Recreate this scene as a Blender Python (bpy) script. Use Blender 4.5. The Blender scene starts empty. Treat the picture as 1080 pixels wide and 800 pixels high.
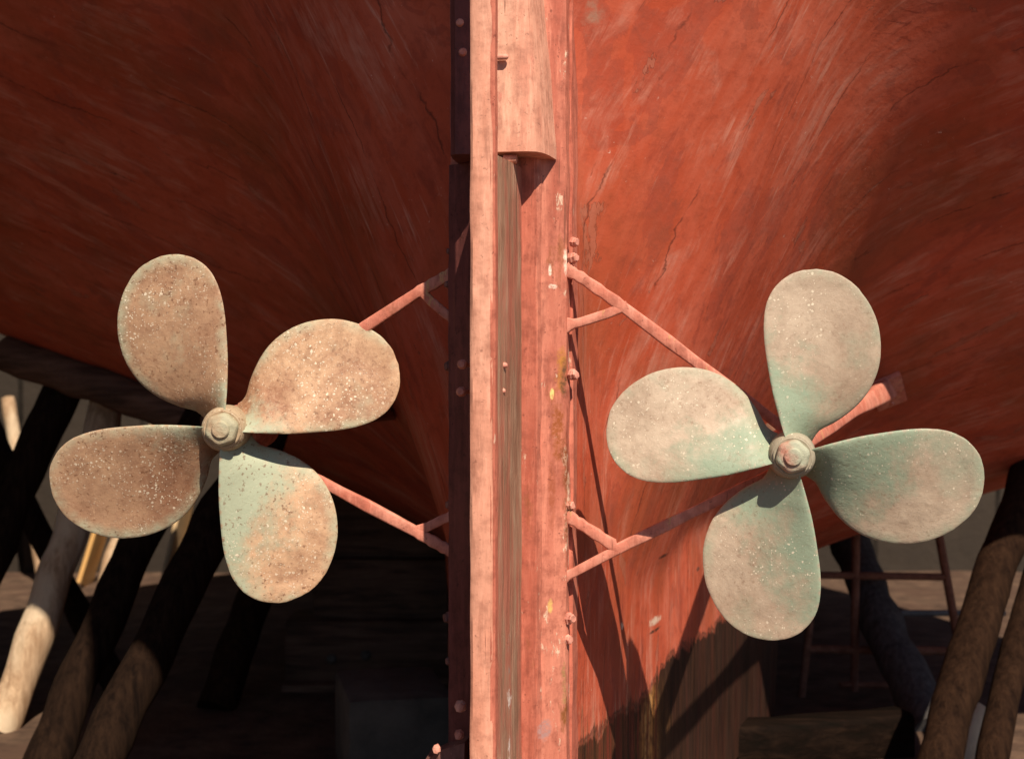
import bpy, bmesh, math, random
from mathutils import Vector, Matrix, noise as mnoise
random.seed(7)
R_ = math.radians
sc = bpy.context.scene
C = sc.collection

# ------------------------------------------------------------------ camera
CAM = Vector((0, 0, 1.3))
cd = bpy.data.cameras.new('camera'); cam = bpy.data.objects.new('camera', cd); C.objects.link(cam)
cam.location = CAM; cam.rotation_euler = (R_(90), 0, 0)
cd.sensor_width = 36; cd.lens = 50; cd.clip_end = 500; cd.clip_start = 0.05
cd.dof.use_dof = True; cd.dof.focus_distance = 2.95; cd.dof.aperture_fstop = 4.0
sc.camera = cam
# ------------------------------------------------------------------ sky, sun, exposure
YAW = 8.6                      # the boat's axis against the view axis
SUN_AZ = 28.0 - YAW            # sun to the right of the viewer's back
SUN_EL = 49.5
w = bpy.data.worlds.new('World'); sc.world = w; w.use_nodes = True
nt = w.node_tree; bg = nt.nodes['Background']
sky = nt.nodes.new('ShaderNodeTexSky'); sky.sky_type = 'NISHITA'; sky.sun_disc = False
sky.sun_elevation = R_(SUN_EL); sky.sun_rotation = R_(180 - SUN_AZ)
sky.dust_density = 0.2; sky.air_density = 0.7; sky.ozone_density = 1.0
nt.links.new(sky.outputs[0], bg.inputs[0]); bg.inputs[1].default_value = 0.06
sd = bpy.data.lights.new('sun', 'SUN'); so = bpy.data.objects.new('sun', sd); C.objects.link(so)
sd.energy = 5.0; sd.angle = R_(0.5); sd.color = (1.0, 0.86, 0.70)
a_, e_ = R_(SUN_AZ), R_(SUN_EL)
S = Vector((math.sin(a_) * math.cos(e_), -math.cos(a_) * math.cos(e_), math.sin(e_)))
so.rotation_euler = S.to_track_quat('Z', 'Y').to_euler()
so.location = S * 20
sc.view_settings.view_transform = 'Standard'; sc.view_settings.look = 'None'
sc.view_settings.exposure = 0.40; sc.view_settings.gamma = 1

# ------------------------------------------------------------------ frames of reference
PXF = 1500.0                   # focal length in photo pixels (1080 wide)
F = Vector((math.sin(R_(YAW)), math.cos(R_(YAW)), 0))      # boat forward
Rv = Vector((math.cos(R_(YAW)), -math.sin(R_(YAW)), 0))    # boat starboard
O = Vector((-0.006, 3.0, 0))                               # foot of the sternpost
HEEL = -0.05
def B(s, b, z, heel=0.0):
    p = O + F * s + Rv * b; p.z = z + heel * b; return p
def P(px, py, Y):              # point seen at a photo pixel, Y metres away
    return CAM + Vector(((px - 540) / PXF, 1, (400 - py) / PXF)) * Y
def PS(px, py, s):             # point seen at a photo pixel on the boat's plane s
    d = Vector(((px - 540) / PXF, 1, (400 - py) / PXF))
    t = (s + F.dot(O) - F.dot(Vector((CAM.x, CAM.y, 0)))) / F.dot(Vector((d.x, d.y, 0)))
    return CAM + d * t

# ------------------------------------------------------------------ the hull's form: height H over (s, b)
def sp(x, w): return w * math.log1p(math.exp(x / w)) if x / w < 30 else x
def smooth(x): x = min(1.0, max(0.0, x)); return x * x * (3 - 2 * x)
BK = 0.77                      # the turn where the steep tuck meets the flatter run
def ZK(s):
    x = sp(2.5 - s, 0.2) if s > 0 else 2.5
    return 0.70 + 0.62 * x + 0.12 * x * x + 0.05 * max(0, s - 4) ** 1.5 - 1.1 * min(s, 0)
CT = [(-2, 0.9), (0, 0.9), (0.25, 1.6), (0.5, 2.05), (0.8, 1.78), (1.0, 1.5), (1.5, 0.86), (2.0, 0.24), (2.5, 0.08), (12, 0.08)]
def CK(s):                     # monotone cubic through the table
    for k in range(len(CT) - 1):
        if s <= CT[k + 1][0]: break
    def sl(q):
        if q <= 0 or q >= len(CT) - 1: return 0
        d0 = (CT[q][1] - CT[q - 1][1]) / (CT[q][0] - CT[q - 1][0]); d1 = (CT[q + 1][1] - CT[q][1]) / (CT[q + 1][0] - CT[q][0])
        return 0 if d0 * d1 <= 0 else 2 * d0 * d1 / (d0 + d1)
    h = CT[k + 1][0] - CT[k][0]; t = (s - CT[k][0]) / h
    return ((2 * t ** 3 - 3 * t * t + 1) * CT[k][1] + (t ** 3 - 2 * t * t + t) * h * sl(k) + (3 * t * t - 2 * t ** 3) * CT[k + 1][1] + (t ** 3 - t * t) * h * sl(k + 1))
def AK(s): return 0.05 * min(1, max(0, s) / 0.8)
def H(s, b): return ZK(s) + 0.35 * (b - BK) - CK(s) * sp(BK - b, 0.08) - AK(s) / max(b - 0.08, 0.004)
KEEL = 0.06; BMAX = 2.7
def BLOW(s): return 0.108 + 0.205 * min(2.6, max(0, s)) if s > 0 else 0.108
BT = [(-0.95, 0.30), (-0.4, 0.55), (0.0, 0.88), (0.3, 1.15), (0.8, 1.95), (1.4, 2.5), (2.6, 2.7)]  # unseen stern outline, drawn in aft so sun reaches the left poles
def BPLAN(s):
    if s >= 2.6: return max(0.3, BMAX * max(0.0, 1 - ((s - 2.6) / 4.9) ** 1.35))
    for (a, p), (b, q) in zip(BT, BT[1:]):
        if s <= b: return p + (q - p) * (s - a) / (b - a)
    return BMAX
def SHEERF(s): return 4.9 - 2.7 * smooth((s - 0.7) / 1.3)  # unseen sheer, dropped forward to let sun onto the yard behind
def hull_hit(px, py):
    t = 2.95
    while t < 8:
        q = P(px, py, t); s_ = F.dot(q - O); b_ = Rv.dot(q - O)
        if s_ > 0 and (q.z - HEEL * b_ >= H(s_, abs(b_)) or abs(b_) <= BLOW(s_)): break
        t += 0.008
    return q, s_, b_

# ------------------------------------------------------------------ node helpers
class M:
    def __init__(s, name, rough=0.7, metal=0.0, spec=0.4):
        s.m = bpy.data.materials.new(name); s.m.use_nodes = True
        s.nt = s.m.node_tree; s.b = s.nt.nodes['Principled BSDF']
        s.b.inputs['Roughness'].default_value = rough; s.b.inputs['Metallic'].default_value = metal
        s.b.inputs['Specular IOR Level'].default_value = spec
        s.tc = s.nt.nodes.new('ShaderNodeTexCoord')
    def put(s, sock, v):
        if hasattr(v, 'is_output'): s.nt.links.new(v, sock)
        elif isinstance(v, (tuple, list)):
            sock.default_value = (*v, 1.0) if len(v) == 3 and sock.type == 'RGBA' else v
        else: sock.default_value = v
    def obj(s): return s.tc.outputs['Object']
    def uv(s): return s.tc.outputs['UV']
    def attr(s, n):
        a = s.nt.nodes.new('ShaderNodeAttribute'); a.attribute_name = n; return a.outputs['Fac']
    def scale(s, vec, sx, sy, sz, loc=(0, 0, 0)):
        n = s.nt.nodes.new('ShaderNodeMapping'); s.put(n.inputs[0], vec)
        n.inputs['Scale'].default_value = (sx, sy, sz); n.inputs['Location'].default_value = loc; return n.outputs[0]
    def noise(s, vec, sc_, det=4, rough=0.55, dist=0.0):
        n = s.nt.nodes.new('ShaderNodeTexNoise'); s.put(n.inputs['Vector'], vec)
        n.inputs['Scale'].default_value = sc_; n.inputs['Detail'].default_value = det
        n.inputs['Roughness'].default_value = rough; n.inputs['Distortion'].default_value = dist; return n.outputs[0]
    def voro(s, vec, sc_, feature='F1', rnd=1.0):
        n = s.nt.nodes.new('ShaderNodeTexVoronoi'); n.feature = feature; s.put(n.inputs['Vector'], vec)
        n.inputs['Scale'].default_value = sc_; n.inputs['Randomness'].default_value = rnd
        return n.outputs['Distance'], n.outputs.get('Color')
    def ramp(s, fac, *stops):
        n = s.nt.nodes.new('ShaderNodeValToRGB'); s.put(n.inputs[0], fac); cr = n.color_ramp
        while len(cr.elements) < len(stops): cr.elements.new(0.5)
        for e, (p, c) in zip(cr.elements, stops):
            e.position = p; e.color = (c, c, c, 1) if isinstance(c, (int, float)) else (*c, 1)
        return n.outputs[0]
    def mix(s, fac, a, b, mode='MIX'):
        n = s.nt.nodes.new('ShaderNodeMix'); n.data_type = 'RGBA'; n.blend_type = mode
        s.put(n.inputs['Factor'], fac); s.put(n.inputs['A'], a) if False else s.put(n.inputs[6], a); s.put(n.inputs[7], b)
        return n.outputs[2]
    def math(s, op, a, b=0.0):
        n = s.nt.nodes.new('ShaderNodeMath'); n.operation = op; s.put(n.inputs[0], a); s.put(n.inputs[1], b); return n.outputs[0]
    def sep(s, vec):
        n = s.nt.nodes.new('ShaderNodeSeparateXYZ'); s.put(n.inputs[0], vec); return n.outputs
    def bump(s, h, strength=0.3, dist=0.01, prev=None):
        n = s.nt.nodes.new('ShaderNodeBump'); s.put(n.inputs['Height'], h)
        n.inputs['Strength'].default_value = strength; n.inputs['Distance'].default_value = dist
        if prev is not None: s.put(n.inputs['Normal'], prev)
        return n.outputs[0]
    def done(s, col, nrm=None, rough=None):
        s.put(s.b.inputs['Base Color'], col)
        if nrm is not None: s.put(s.b.inputs['Normal'], nrm)
        if rough is not None: s.put(s.b.inputs['Roughness'], rough)
        return s.m

# ------------------------------------------------------------------ materials
def blob(k, ob, c, r, sx=1.0, sz=1.0, wob=0.5, f=14):
    """ragged patch of wear around a point of the object"""
    d = k.nt.nodes.new('ShaderNodeVectorMath'); d.operation = 'SUBTRACT'; k.put(d.inputs[0], ob); d.inputs[1].default_value = c
    m = k.scale(d.outputs[0], 1 / (r * sx), 1 / (r * max(sx, 1)), 1 / (r * sz))
    l = k.nt.nodes.new('ShaderNodeVectorMath'); l.operation = 'LENGTH'; k.put(l.inputs[0], m)
    v = k.math('ADD', l.outputs['Value'], k.math('MULTIPLY', k.math('SUBTRACT', k.noise(ob, f, 7, 0.7), 0.5), wob * 5))
    return k.math('MULTIPLY', k.ramp(v, (0.45, 1.0), (0.85, 0.0)), k.ramp(k.noise(ob, f * 3.5, 6, 0.7), (0.36, 0.15), (0.54, 1.0)))
def mat_hull():
    k = M('hull_paint', 0.6, spec=0.22); uv = k.uv(); ob = k.obj()
    # uv: x = along the section (m), y = along the boat (m)
    big = k.noise(ob, 2.2, 6, 0.62)
    st = k.noise(k.scale(uv, 1.3, 11, 1), 1.6, 10, 0.66, 0.5)
    st2 = k.noise(k.scale(uv, 3.0, 46, 1), 1.4, 8, 0.66, 0.25)
    fine = k.noise(ob, 26, 8, 0.7)
    col = k.mix(k.ramp(big, (0.34, 0.0), (0.66, 1.0)), (0.46, 0.074, 0.031), (0.57, 0.118, 0.060))
    col = k.mix(k.ramp(st, (0.45, 0.0), (0.75, 0.5)), col, (0.66, 0.20, 0.125))
    col = k.mix(k.ramp(fine, (0.50, 0.0), (0.72, 0.55)), col, (0.27, 0.048, 0.026))
    # darker old coats laid bare, with hard edges
    fl = k.noise(k.scale(uv, 1.5, 3.4, 1), 1.9, 9, 0.58, 0.9)
    fm = k.ramp(fl, (0.548, 0.0), (0.562, 0.42))
    col = k.mix(fm, col, k.mix(k.ramp(fine, (0.4, 0.0), (0.6, 1.0)), (0.36, 0.060, 0.034), (0.30, 0.075, 0.05)))
    fl2 = k.noise(k.scale(uv, 1.8, 4.6, 1, (3, 8, 0)), 2.0, 9, 0.6, 0.6)
    fm2 = k.ramp(fl2, (0.645, 0.0), (0.652, 0.55))
    col = k.mix(fm2, col, (0.42, 0.16, 0.105))
    edge2 = k.ramp(k.math('ABSOLUTE', k.math('SUBTRACT', fl2, 0.648)), (0.0, 0.8), (0.006, 0.0))
    col = k.mix(edge2, col, (0.14, 0.035, 0.022))
    sf = k.noise(k.scale(uv, 1.0, 2.6, 1, (5, 3, 0)), 3.2, 9, 0.66, 0.4)
    grain = k.noise(k.scale(uv, 2.6, 24, 1, (2, 2, 0)), 2.0, 10, 0.74, 0.6)
    sfm = k.math('MULTIPLY', k.ramp(sf, (0.50, 0.0), (0.64, 1.0)), k.ramp(grain, (0.44, 0.0), (0.58, 0.72)))
    col = k.mix(sfm, col, (0.64, 0.27, 0.19))
    dk = k.math('MULTIPLY', k.ramp(sf, (0.34, 1.0), (0.45, 0.0)), k.ramp(grain, (0.40, 0.0), (0.58, 0.6)))
    col = k.mix(dk, col, (0.27, 0.05, 0.03))
    # brown weathering
    br = k.noise(k.scale(ob, 1, 1, 1, (4, 2, 9)), 1.7, 7, 0.64)
    col = k.mix(k.ramp(br, (0.48, 0.0), (0.68, 0.55)), col, (0.24, 0.075, 0.028))
    # pale scrapes running along the sections
    sm = k.ramp(k.noise(ob, 3.1, 4, 0.55), (0.47, 0.0), (0.62, 1.0))
    scr = k.math('MULTIPLY', k.ramp(st2, (0.585, 0.0), (0.68, 0.5)), sm)
    col = k.mix(scr, col, (0.70, 0.40, 0.30))
    sp = k.ramp(k.noise(ob, 55, 6, 0.75), (0.655, 0.0), (0.69, 0.85))
    col = k.mix(k.math('MULTIPLY', sp, sm), col, (0.74, 0.52, 0.42))
    sd = k.ramp(k.noise(k.scale(uv, 6, 60, 1, (1, 1, 0)), 1.0, 6, 0.7), (0.66, 0.0), (0.71, 0.45))
    col = k.mix(sd, col, (0.17, 0.04, 0.022))
    # seams between strakes: thin, broken
    v = k.sep(uv)[1]
    vv = k.math('ADD', k.math('MULTIPLY', v, 6.2), k.math('MULTIPLY', k.noise(uv, 1.3, 7, 0.65), 1.0))
    fr = k.math('ABSOLUTE', k.math('SUBTRACT', k.math('FRACT', vv), 0.5))
    seam = k.math('MULTIPLY', k.ramp(fr, (0.0, 1.0), (0.016, 0.0)), k.ramp(k.noise(ob, 4.3, 5, 0.6), (0.46, 0.0), (0.54, 0.75)))
    col = k.mix(seam, col, (0.09, 0.025, 0.016))
    # bare weathered wood low on the deadwood
    z = k.sep(ob)[2]
    low = k.math('ADD', k.math('MULTIPLY', z, -1.5), k.math('ADD', k.math('MULTIPLY', k.noise(k.scale(ob, 22, 22, 4.0), 1.0, 8, 0.7), 1.2), 0.50))
    gr = k.noise(k.scale(ob, 34, 34, 1.8, (2, 2, 2)), 1.6, 8, 0.7)
    wood = k.ramp(gr, (0.36, (0.06, 0.022, 0.014)), (0.48, (0.30, 0.12, 0.06)), (0.54, (0.42, 0.08, 0.045)), (0.60, (0.54, 0.36, 0.22)), (0.7, (0.22, 0.09, 0.045)))
    lm = k.ramp(low, (0.32, 0.0), (0.42, 0.9))
    col = k.mix(lm, col, wood)
    # the painted planking stops at a ragged line; ochre boards below it
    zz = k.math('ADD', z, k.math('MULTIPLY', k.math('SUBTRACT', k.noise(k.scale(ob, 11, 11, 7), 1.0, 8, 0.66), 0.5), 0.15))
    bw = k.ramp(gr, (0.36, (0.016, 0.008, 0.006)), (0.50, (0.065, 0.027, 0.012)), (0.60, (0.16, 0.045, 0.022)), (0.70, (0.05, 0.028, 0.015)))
    pm = hull_hit(690, 772)[0]; oc = blob(k, ob, (pm.x, pm.y, pm.z), 0.24, 1.0, 0.9, 0.18, 12)
    bw = k.mix(oc, bw, k.ramp(gr, (0.36, (0.16, 0.06, 0.018)), (0.52, (0.50, 0.22, 0.055)), (0.64, (0.62, 0.36, 0.14))))
    bw = k.mix(k.ramp(k.noise(k.scale(ob, 9, 9, 1.0, (6, 6, 1)), 1.0, 5, 0.6), (0.45, 0.0), (0.62, 0.6)), bw, (0.05, 0.027, 0.014))
    bx = k.math('ABSOLUTE', k.math('SUBTRACT', k.math('FRACT', k.math('MULTIPLY', k.sep(uv)[1], 8.0)), 0.5))
    bw = k.mix(k.ramp(bx, (0.0, 0.9), (0.03, 0.0)), bw, (0.012, 0.008, 0.006))
    rr_ = k.noise(k.scale(ob, 24, 24, 2.0, (4, 1, 7)), 1.0, 9, 0.72)
    bw = k.mix(k.ramp(rr_, (0.50, 0.0), (0.58, 0.7)), bw, (0.20, 0.034, 0.020))
    # shade on the boards further forward, painted in as almost black colour
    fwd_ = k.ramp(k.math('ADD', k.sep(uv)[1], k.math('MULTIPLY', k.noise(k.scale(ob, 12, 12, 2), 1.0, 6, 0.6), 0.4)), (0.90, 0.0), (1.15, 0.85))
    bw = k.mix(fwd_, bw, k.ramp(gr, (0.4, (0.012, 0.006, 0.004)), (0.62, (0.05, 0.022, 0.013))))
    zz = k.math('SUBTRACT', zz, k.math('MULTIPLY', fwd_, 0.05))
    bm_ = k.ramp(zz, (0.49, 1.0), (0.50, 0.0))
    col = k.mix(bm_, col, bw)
    ln_ = k.ramp(k.math('ABSOLUTE', k.math('SUBTRACT', zz, 0.503)), (0.0, 0.8), (0.010, 0.0))
    col = k.mix(ln_, col, (0.05, 0.025, 0.016))
    for (px, py, Y, r, sx, sz, c) in HULLMARKS:
        p = hull_hit(px, py)[0]
        col = k.mix(blob(k, ob, (p.x, p.y, p.z), r, sx, sz), col, c)
    h = k.mix(0.6, st, fl); nb = k.bump(h, 0.22, 0.010)
    nb = k.bump(fm, -0.5, 0.003, nb); nb = k.bump(fm2, -0.6, 0.004, nb)
    nb = k.bump(seam, -0.6, 0.01, nb); nb = k.bump(fine, 0.35, 0.005, nb); nb = k.bump(lm, -0.5, 0.004, nb)
    return k.done(col, nb, k.ramp(st, (0.3, 0.42), (0.7, 0.75)))
HULLMARKS = [(688, 655, 0, .04, 2.0, .35, (0.70, 0.52, 0.40)), (655, 660, 0, .016, 1.0, .8, (0.74, 0.58, 0.46)), (690, 664, 0, .03, 2.4, .22, (0.05, 0.03, 0.02)),
             (700, 586, 0, .03, 2.6, .22, (0.09, 0.03, 0.02)), (625, 15, 0, .05, .7, 1.0, (0.40, 0.19, 0.13)), (735, 600, 0, .02, 1.5, .5, (0.10, 0.05, 0.035))]

def mat_paint(name, base, pale, chip, rust=0.2, zs=3.0, chipamt=0.64, marks=()):
    k = M(name, 0.68, spec=0.35); ob = k.obj()
    n1 = k.noise(k.scale(ob, 14, 14, zs), 1.0, 7, 0.62, 0.3)
    n2 = k.noise(ob, 34, 5, 0.65)
    col = k.mix(k.ramp(n1, (0.35, 0.0), (0.68, 1.0)), base, pale)
    col = k.mix(k.ramp(n2, (0.46, 0.0), (0.66, 0.6)), col, tuple(c * 0.58 for c in base))
    n4 = k.noise(k.scale(ob, 70, 70, 9, (2, 9, 4)), 1.0, 8, 0.7)
    col = k.mix(k.ramp(n4, (0.52, 0.0), (0.66, 0.5)), col, tuple(min(1, c * 1.25) for c in pale))
    col = k.mix(k.ramp(n4, (0.34, 0.5), (0.46, 0.0)), col, tuple(c * 0.55 for c in base))
    ch = k.ramp(k.noise(k.scale(ob, 30, 30, 10, (1, 2, 3)), 1.0, 8, 0.7), (chipamt, 0.0), (chipamt + 0.03, 0.9))
    col = k.mix(ch, col, chip)
    ru = k.ramp(k.noise(k.scale(ob, 9, 9, 4, (7, 1, 5)), 1.0, 6, 0.65), (0.62, 0.0), (0.72, rust * 4))
    col = k.mix(ru, col, (0.22, 0.075, 0.02))
    for (px, py, s_, r, sx, sz, c) in marks:
        p = PS(px, py, s_); col = k.mix(blob(k, ob, (p.x, p.y, p.z), r, sx, sz, 0.4, 30), col, c)
    # cracks running up and down
    ck = k.ramp(k.noise(k.scale(ob, 55, 55, 2.0, (9, 4, 1)), 1.0, 7, 0.6), (0.665, 0.0), (0.685, 0.75))
    col = k.mix(ck, col, (0.20, 0.065, 0.04))
    pit = k.ramp(k.noise(ob, 95, 5, 0.65), (0.625, 0.0), (0.68, 0.7))
    col = k.mix(pit, col, tuple(c * 0.42 for c in base))
    nb = k.bump(n1, 0.3, 0.01); nb = k.bump(ck, -0.6, 0.004, nb); nb = k.bump(pit, -0.4, 0.002, nb); nb = k.bump(n2, 0.35, 0.004, nb); nb = k.bump(ch, 0.4, 0.002, nb)
    return k.done(col, nb)

def mat_bronze(name, brown, pale, green, greenamt, flecks, seed, pits=1.0):
    k = M(name, 0.55, 0.0, 0.45)
    oi = k.nt.nodes.new('ShaderNodeObjectInfo'); rnd = oi.outputs['Random']
    sh = k.nt.nodes.new('ShaderNodeVectorMath'); sh.operation = 'ADD'
    k.put(sh.inputs[0], k.scale(k.obj(), 1, 1, 1, (seed, seed * 2, seed * 3))); k.put(sh.inputs[1], k.math('MULTIPLY', rnd, 17.0)); ob = sh.outputs[0]
    rim, rad = k.attr('rim'), k.attr('rad')
    n1 = k.noise(ob, 5.5, 8, 0.66, 0.3); n2 = k.noise(ob, 30, 8, 0.72); n3 = k.noise(ob, 90, 5, 0.7)
    col = k.mix(k.ramp(n1, (0.40, 0.0), (0.60, 1.0)), brown, pale)
    col = k.mix(k.ramp(n2, (0.44, 0.0), (0.66, 0.35 + 0.3 * pits)), col, tuple(c * 0.70 for c in brown))
    col = k.mix(k.ramp(n3, (0.42, 0.0), (0.66, 0.15 + 0.25 * pits)), col, tuple(min(1, c * 1.15) for c in pale))
    col = k.mix(k.math('MULTIPLY', k.attr('brown_tone'), k.ramp(k.noise(ob, 4, 6, 0.6), (0.3, 0.5), (0.6, 1.0))), col, tuple(c * 0.62 for c in brown))  # browner by a set amount per blade
    g = k.math('ADD', k.math('MULTIPLY', rad, -0.70), k.math('ADD', k.noise(ob, 6, 8, 0.68, 0.4), greenamt))
    g = k.math('ADD', g, k.math('MULTIPLY', k.math('SUBTRACT', n2, 0.5), 0.5))
    g = k.math('ADD', g, k.math('MULTIPLY', k.math('SUBTRACT', 0.4, k.attr('across')), 0.34))
    g = k.math('ADD', g, k.attr('verdigris'))
    col = k.mix(k.ramp(g, (0.36, 0.0), (0.62, 0.95)), col, green)
    col = k.mix(k.ramp(k.noise(k.scale(ob, 1, 1, 1, (5, 5, 1)), 3.4, 7, 0.66), (0.56, 0.0), (0.68, 0.55)), col, green)
    g2 = k.math('MULTIPLY', k.ramp(rim, (0.0, 1.0), (0.07, 0.0)), k.ramp(k.noise(ob, 7, 6, 0.65), (0.44, 0.0), (0.58, 0.85)))
    col = k.mix(g2, col, tuple(min(1, c * 1.12) for c in green))
    col = k.mix(k.ramp(rim, (0.008, 0.75), (0.02, 0.0)), col, tuple(c * 0.75 for c in pale))   # worn edge
    # dark pits, thick in places
    pz = k.ramp(k.noise(k.scale(ob, 1, 1, 1, (2, 7, 3)), 6, 5, 0.6), (0.38, 0.15), (0.58, 1.0))
    pit = k.ramp(k.noise(ob, 115, 5, 0.62), (0.585, 0.0), (0.635, 0.85 * pits))
    col = k.mix(k.math('MULTIPLY', pit, pz), col, (0.15, 0.062, 0.028))
    pit2 = k.ramp(k.noise(k.scale(ob, 1, 1, 1, (9, 1, 1)), 48, 6, 0.7), (0.625, 0.0), (0.66, 0.7 * pits))
    col = k.mix(k.math('MULTIPLY', pit2, pz), col, (0.21, 0.085, 0.04))
    # pale flecks of old growth, many sizes, in drifts
    drift = k.ramp(k.noise(k.scale(ob, 1, 1, 1, (1, 3, 8)), 7, 6, 0.65), (0.44, 0.05), (0.60, 1.0))
    tot = None
    wp = k.nt.nodes.new('ShaderNodeVectorMath'); wp.operation = 'ADD'
    nz = k.nt.nodes.new('ShaderNodeTexNoise'); k.put(nz.inputs['Vector'], ob); nz.inputs['Scale'].default_value = 160
    k.put(wp.inputs[0], ob); k.put(wp.inputs[1], k.scale(nz.outputs[1], .006, .006, .006))
    for scv, thr, rad_ in ((230, 0.80 - flecks * 0.25, 0.42), (120, 0.86 - flecks * 0.22, 0.36), (74, 0.970 - flecks * 0.08, 0.24)):
        d, c = k.voro(wp.outputs[0], scv); cs = k.sep(c)
        m = k.math('MULTIPLY', k.math('LESS_THAN', d, k.math('MULTIPLY', cs[1], rad_)), k.math('GREATER_THAN', cs[0], thr))
        tot = m if tot is None else k.math('MAXIMUM', tot, m)
    fm = k.math('MULTIPLY', tot, drift)
    col = k.mix(k.math('MULTIPLY', fm, 0.85), col, (0.74, 0.65, 0.50))
    sc2 = k.ramp(k.noise(k.scale(ob, 60, 8, 20), 1.0, 6, 0.6), (0.66, 0.0), (0.70, 0.4))
    col = k.mix(sc2, col, pale)
    nb = k.bump(n1, 0.25, 0.02); nb = k.bump(n2, 0.12 + 0.22 * pits, 0.006, nb); nb = k.bump(fm, 0.6, 0.002, nb); nb = k.bump(pit, -0.5, 0.002, nb)
    return k.done(col, nb, k.ramp(n2, (0.3, 0.42), (0.7, 0.75)))

def mat_wood(name, dark, mid, light, ax=(30, 30, 2.2), rough=0.8, red=None, marks=(), spec=0.2):
    k = M(name, rough, spec=spec); ob = k.obj()
    g = k.noise(k.scale(ob, *ax), 1.0, 8, 0.68, 0.4)
    col = k.ramp(g, (0.34, dark), (0.5, mid), (0.68, light))
    if red: col = k.mix(k.ramp(k.noise(k.scale(ob, 20, 20, 3, (3, 3, 3)), 1.0, 7, 0.7), (0.46, 0.0), (0.58, 0.85)), col, red)
    col = k.mix(k.ramp(k.noise(ob, 5, 4), (0.4, 0.0), (0.7, 0.5)), col, dark)
    for (px, py, s_, r, sx, sz, c) in marks:
        p = PS(px, py, s_); col = k.mix(blob(k, ob, (p.x, p.y, p.z), r, sx, sz, 0.7, 30), col, c)
    ln = k.ramp(k.noise(k.scale(ob, 110, 110, 7), 1.0, 7, 0.7), (0.58, 0.0), (0.68, 0.6)); col = k.mix(ln, col, dark)
    return k.done(col, k.bump(g, 0.7, 0.012))

def mat_bark(name, dark, light, pale=None):
    k = M(name, 0.9, spec=0.06); ob = k.obj()
    n = k.noise(k.scale(ob, 44, 44, 5), 1.0, 10, 0.72, 0.15)
    col = k.ramp(n, (0.34, dark), (0.62, light))
    if pale: col = k.mix(k.ramp(k.noise(k.scale(ob, 4, 4, 1.6), 1.0, 6, 0.6), (0.45, 0.0), (0.55, 0.9)), col, pale)
    return k.done(col, k.bump(n, 0.9, 0.02))

def mat_plain(name, c1, c2, sc_=6, rough=0.85, bump=0.4, c3=None):
    k = M(name, rough, spec=0.25); ob = k.obj()
    n = k.noise(ob, sc_, 8, 0.66)
    col = k.ramp(n, (0.32, c1), (0.66, c2))
    if c3: col = k.mix(k.ramp(k.noise(ob, sc_ * 0.35, 5, 0.6), (0.48, 0.0), (0.6, 0.8)), col, c3)
    return k.done(col, k.bump(n, bump, 0.02))

def mat_wall():
    k = M('wall_stone', 0.95, spec=0.06); ob = k.obj()
    n = k.noise(ob, 5, 8, 0.66)
    bt = k.nt.nodes.new('ShaderNodeTexBrick'); k.put(bt.inputs['Vector'], k.scale(k.mix(0.04, ob, n), 1, 1, 1))
    bt.inputs['Scale'].default_value = 1.0; bt.inputs['Brick Width'].default_value = 0.8; bt.inputs['Row Height'].default_value = 0.32
    bt.inputs['Mortar Size'].default_value = 0.018; bt.inputs['Color1'].default_value = (0.070, 0.055, 0.042, 1)
    bt.inputs['Color2'].default_value = (0.042, 0.034, 0.028, 1); bt.inputs['Mortar'].default_value = (0.012, 0.010, 0.008, 1)
    k2 = k.mix(k.ramp(n, (0.3, 0.0), (0.7, 0.8)), bt.outputs[0], (0.04, 0.033, 0.028))
    return k.done(k2, k.bump(n, 0.5, 0.03))

POSTMARKS = [(598, 560, -.02, .016, .5, 9.0, (0.20, 0.075, 0.035)), (599, 690, -.02, .014, .5, 7.0, (0.10, 0.05, 0.03)), (594, 390, -.03, .040, .5, 1.7, (0.48, 0.20, 0.04)), (588, 450, -.03, .045, .5, 2.0, (0.32, 0.09, 0.028)), (596, 400, -.02, .026, .5, 2.2, (0.13, 0.06, 0.03)), (597, 480, -.02, .03, .5, 3.0, (0.24, 0.07, 0.026)), (582, 520, -.03, .03, .4, 3.0, (0.36, 0.10, 0.05)), (560, 420, -.06, .03, .3, 5.0, (0.40, 0.11, 0.065)),
             (580, 285, -.035, .012, .5, 2.0, (0.82, 0.68, 0.56)), (597, 275, -.015, .014, .6, 2.6, (0.80, 0.66, 0.54)), (583, 302, -.03, .012, 1.4, .6, (0.80, 0.66, 0.54)),
             (582, 415, -.03, .009, .6, 1.6, (0.85, 0.62, 0.22)), (580, 640, -.03, .012, .6, 2.0, (0.70, 0.45, 0.15)), (596, 720, -.02, .02, .5, 4.0, (0.34, 0.20, 0.08)),
             (545, 755, -.06, .03, 1.0, 1.2, (0.36, 0.22, 0.22)), (572, 770, -.04, .03, 1.0, 1.0, (0.40, 0.22, 0.20))]
WOODMARKS = [(535, 738, -.16, .018, 1.0, 1.5, (0.85, 0.82, 0.76)), (534, 690, -.16, .014, .6, 4.0, (0.30, 0.28, 0.24)), (533, 790, -.16, .016, 1.0, 1.8, (0.80, 0.78, 0.74)), (530, 200, -.16, .012, .5, 3.0, (0.70, 0.62, 0.55))]
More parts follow.
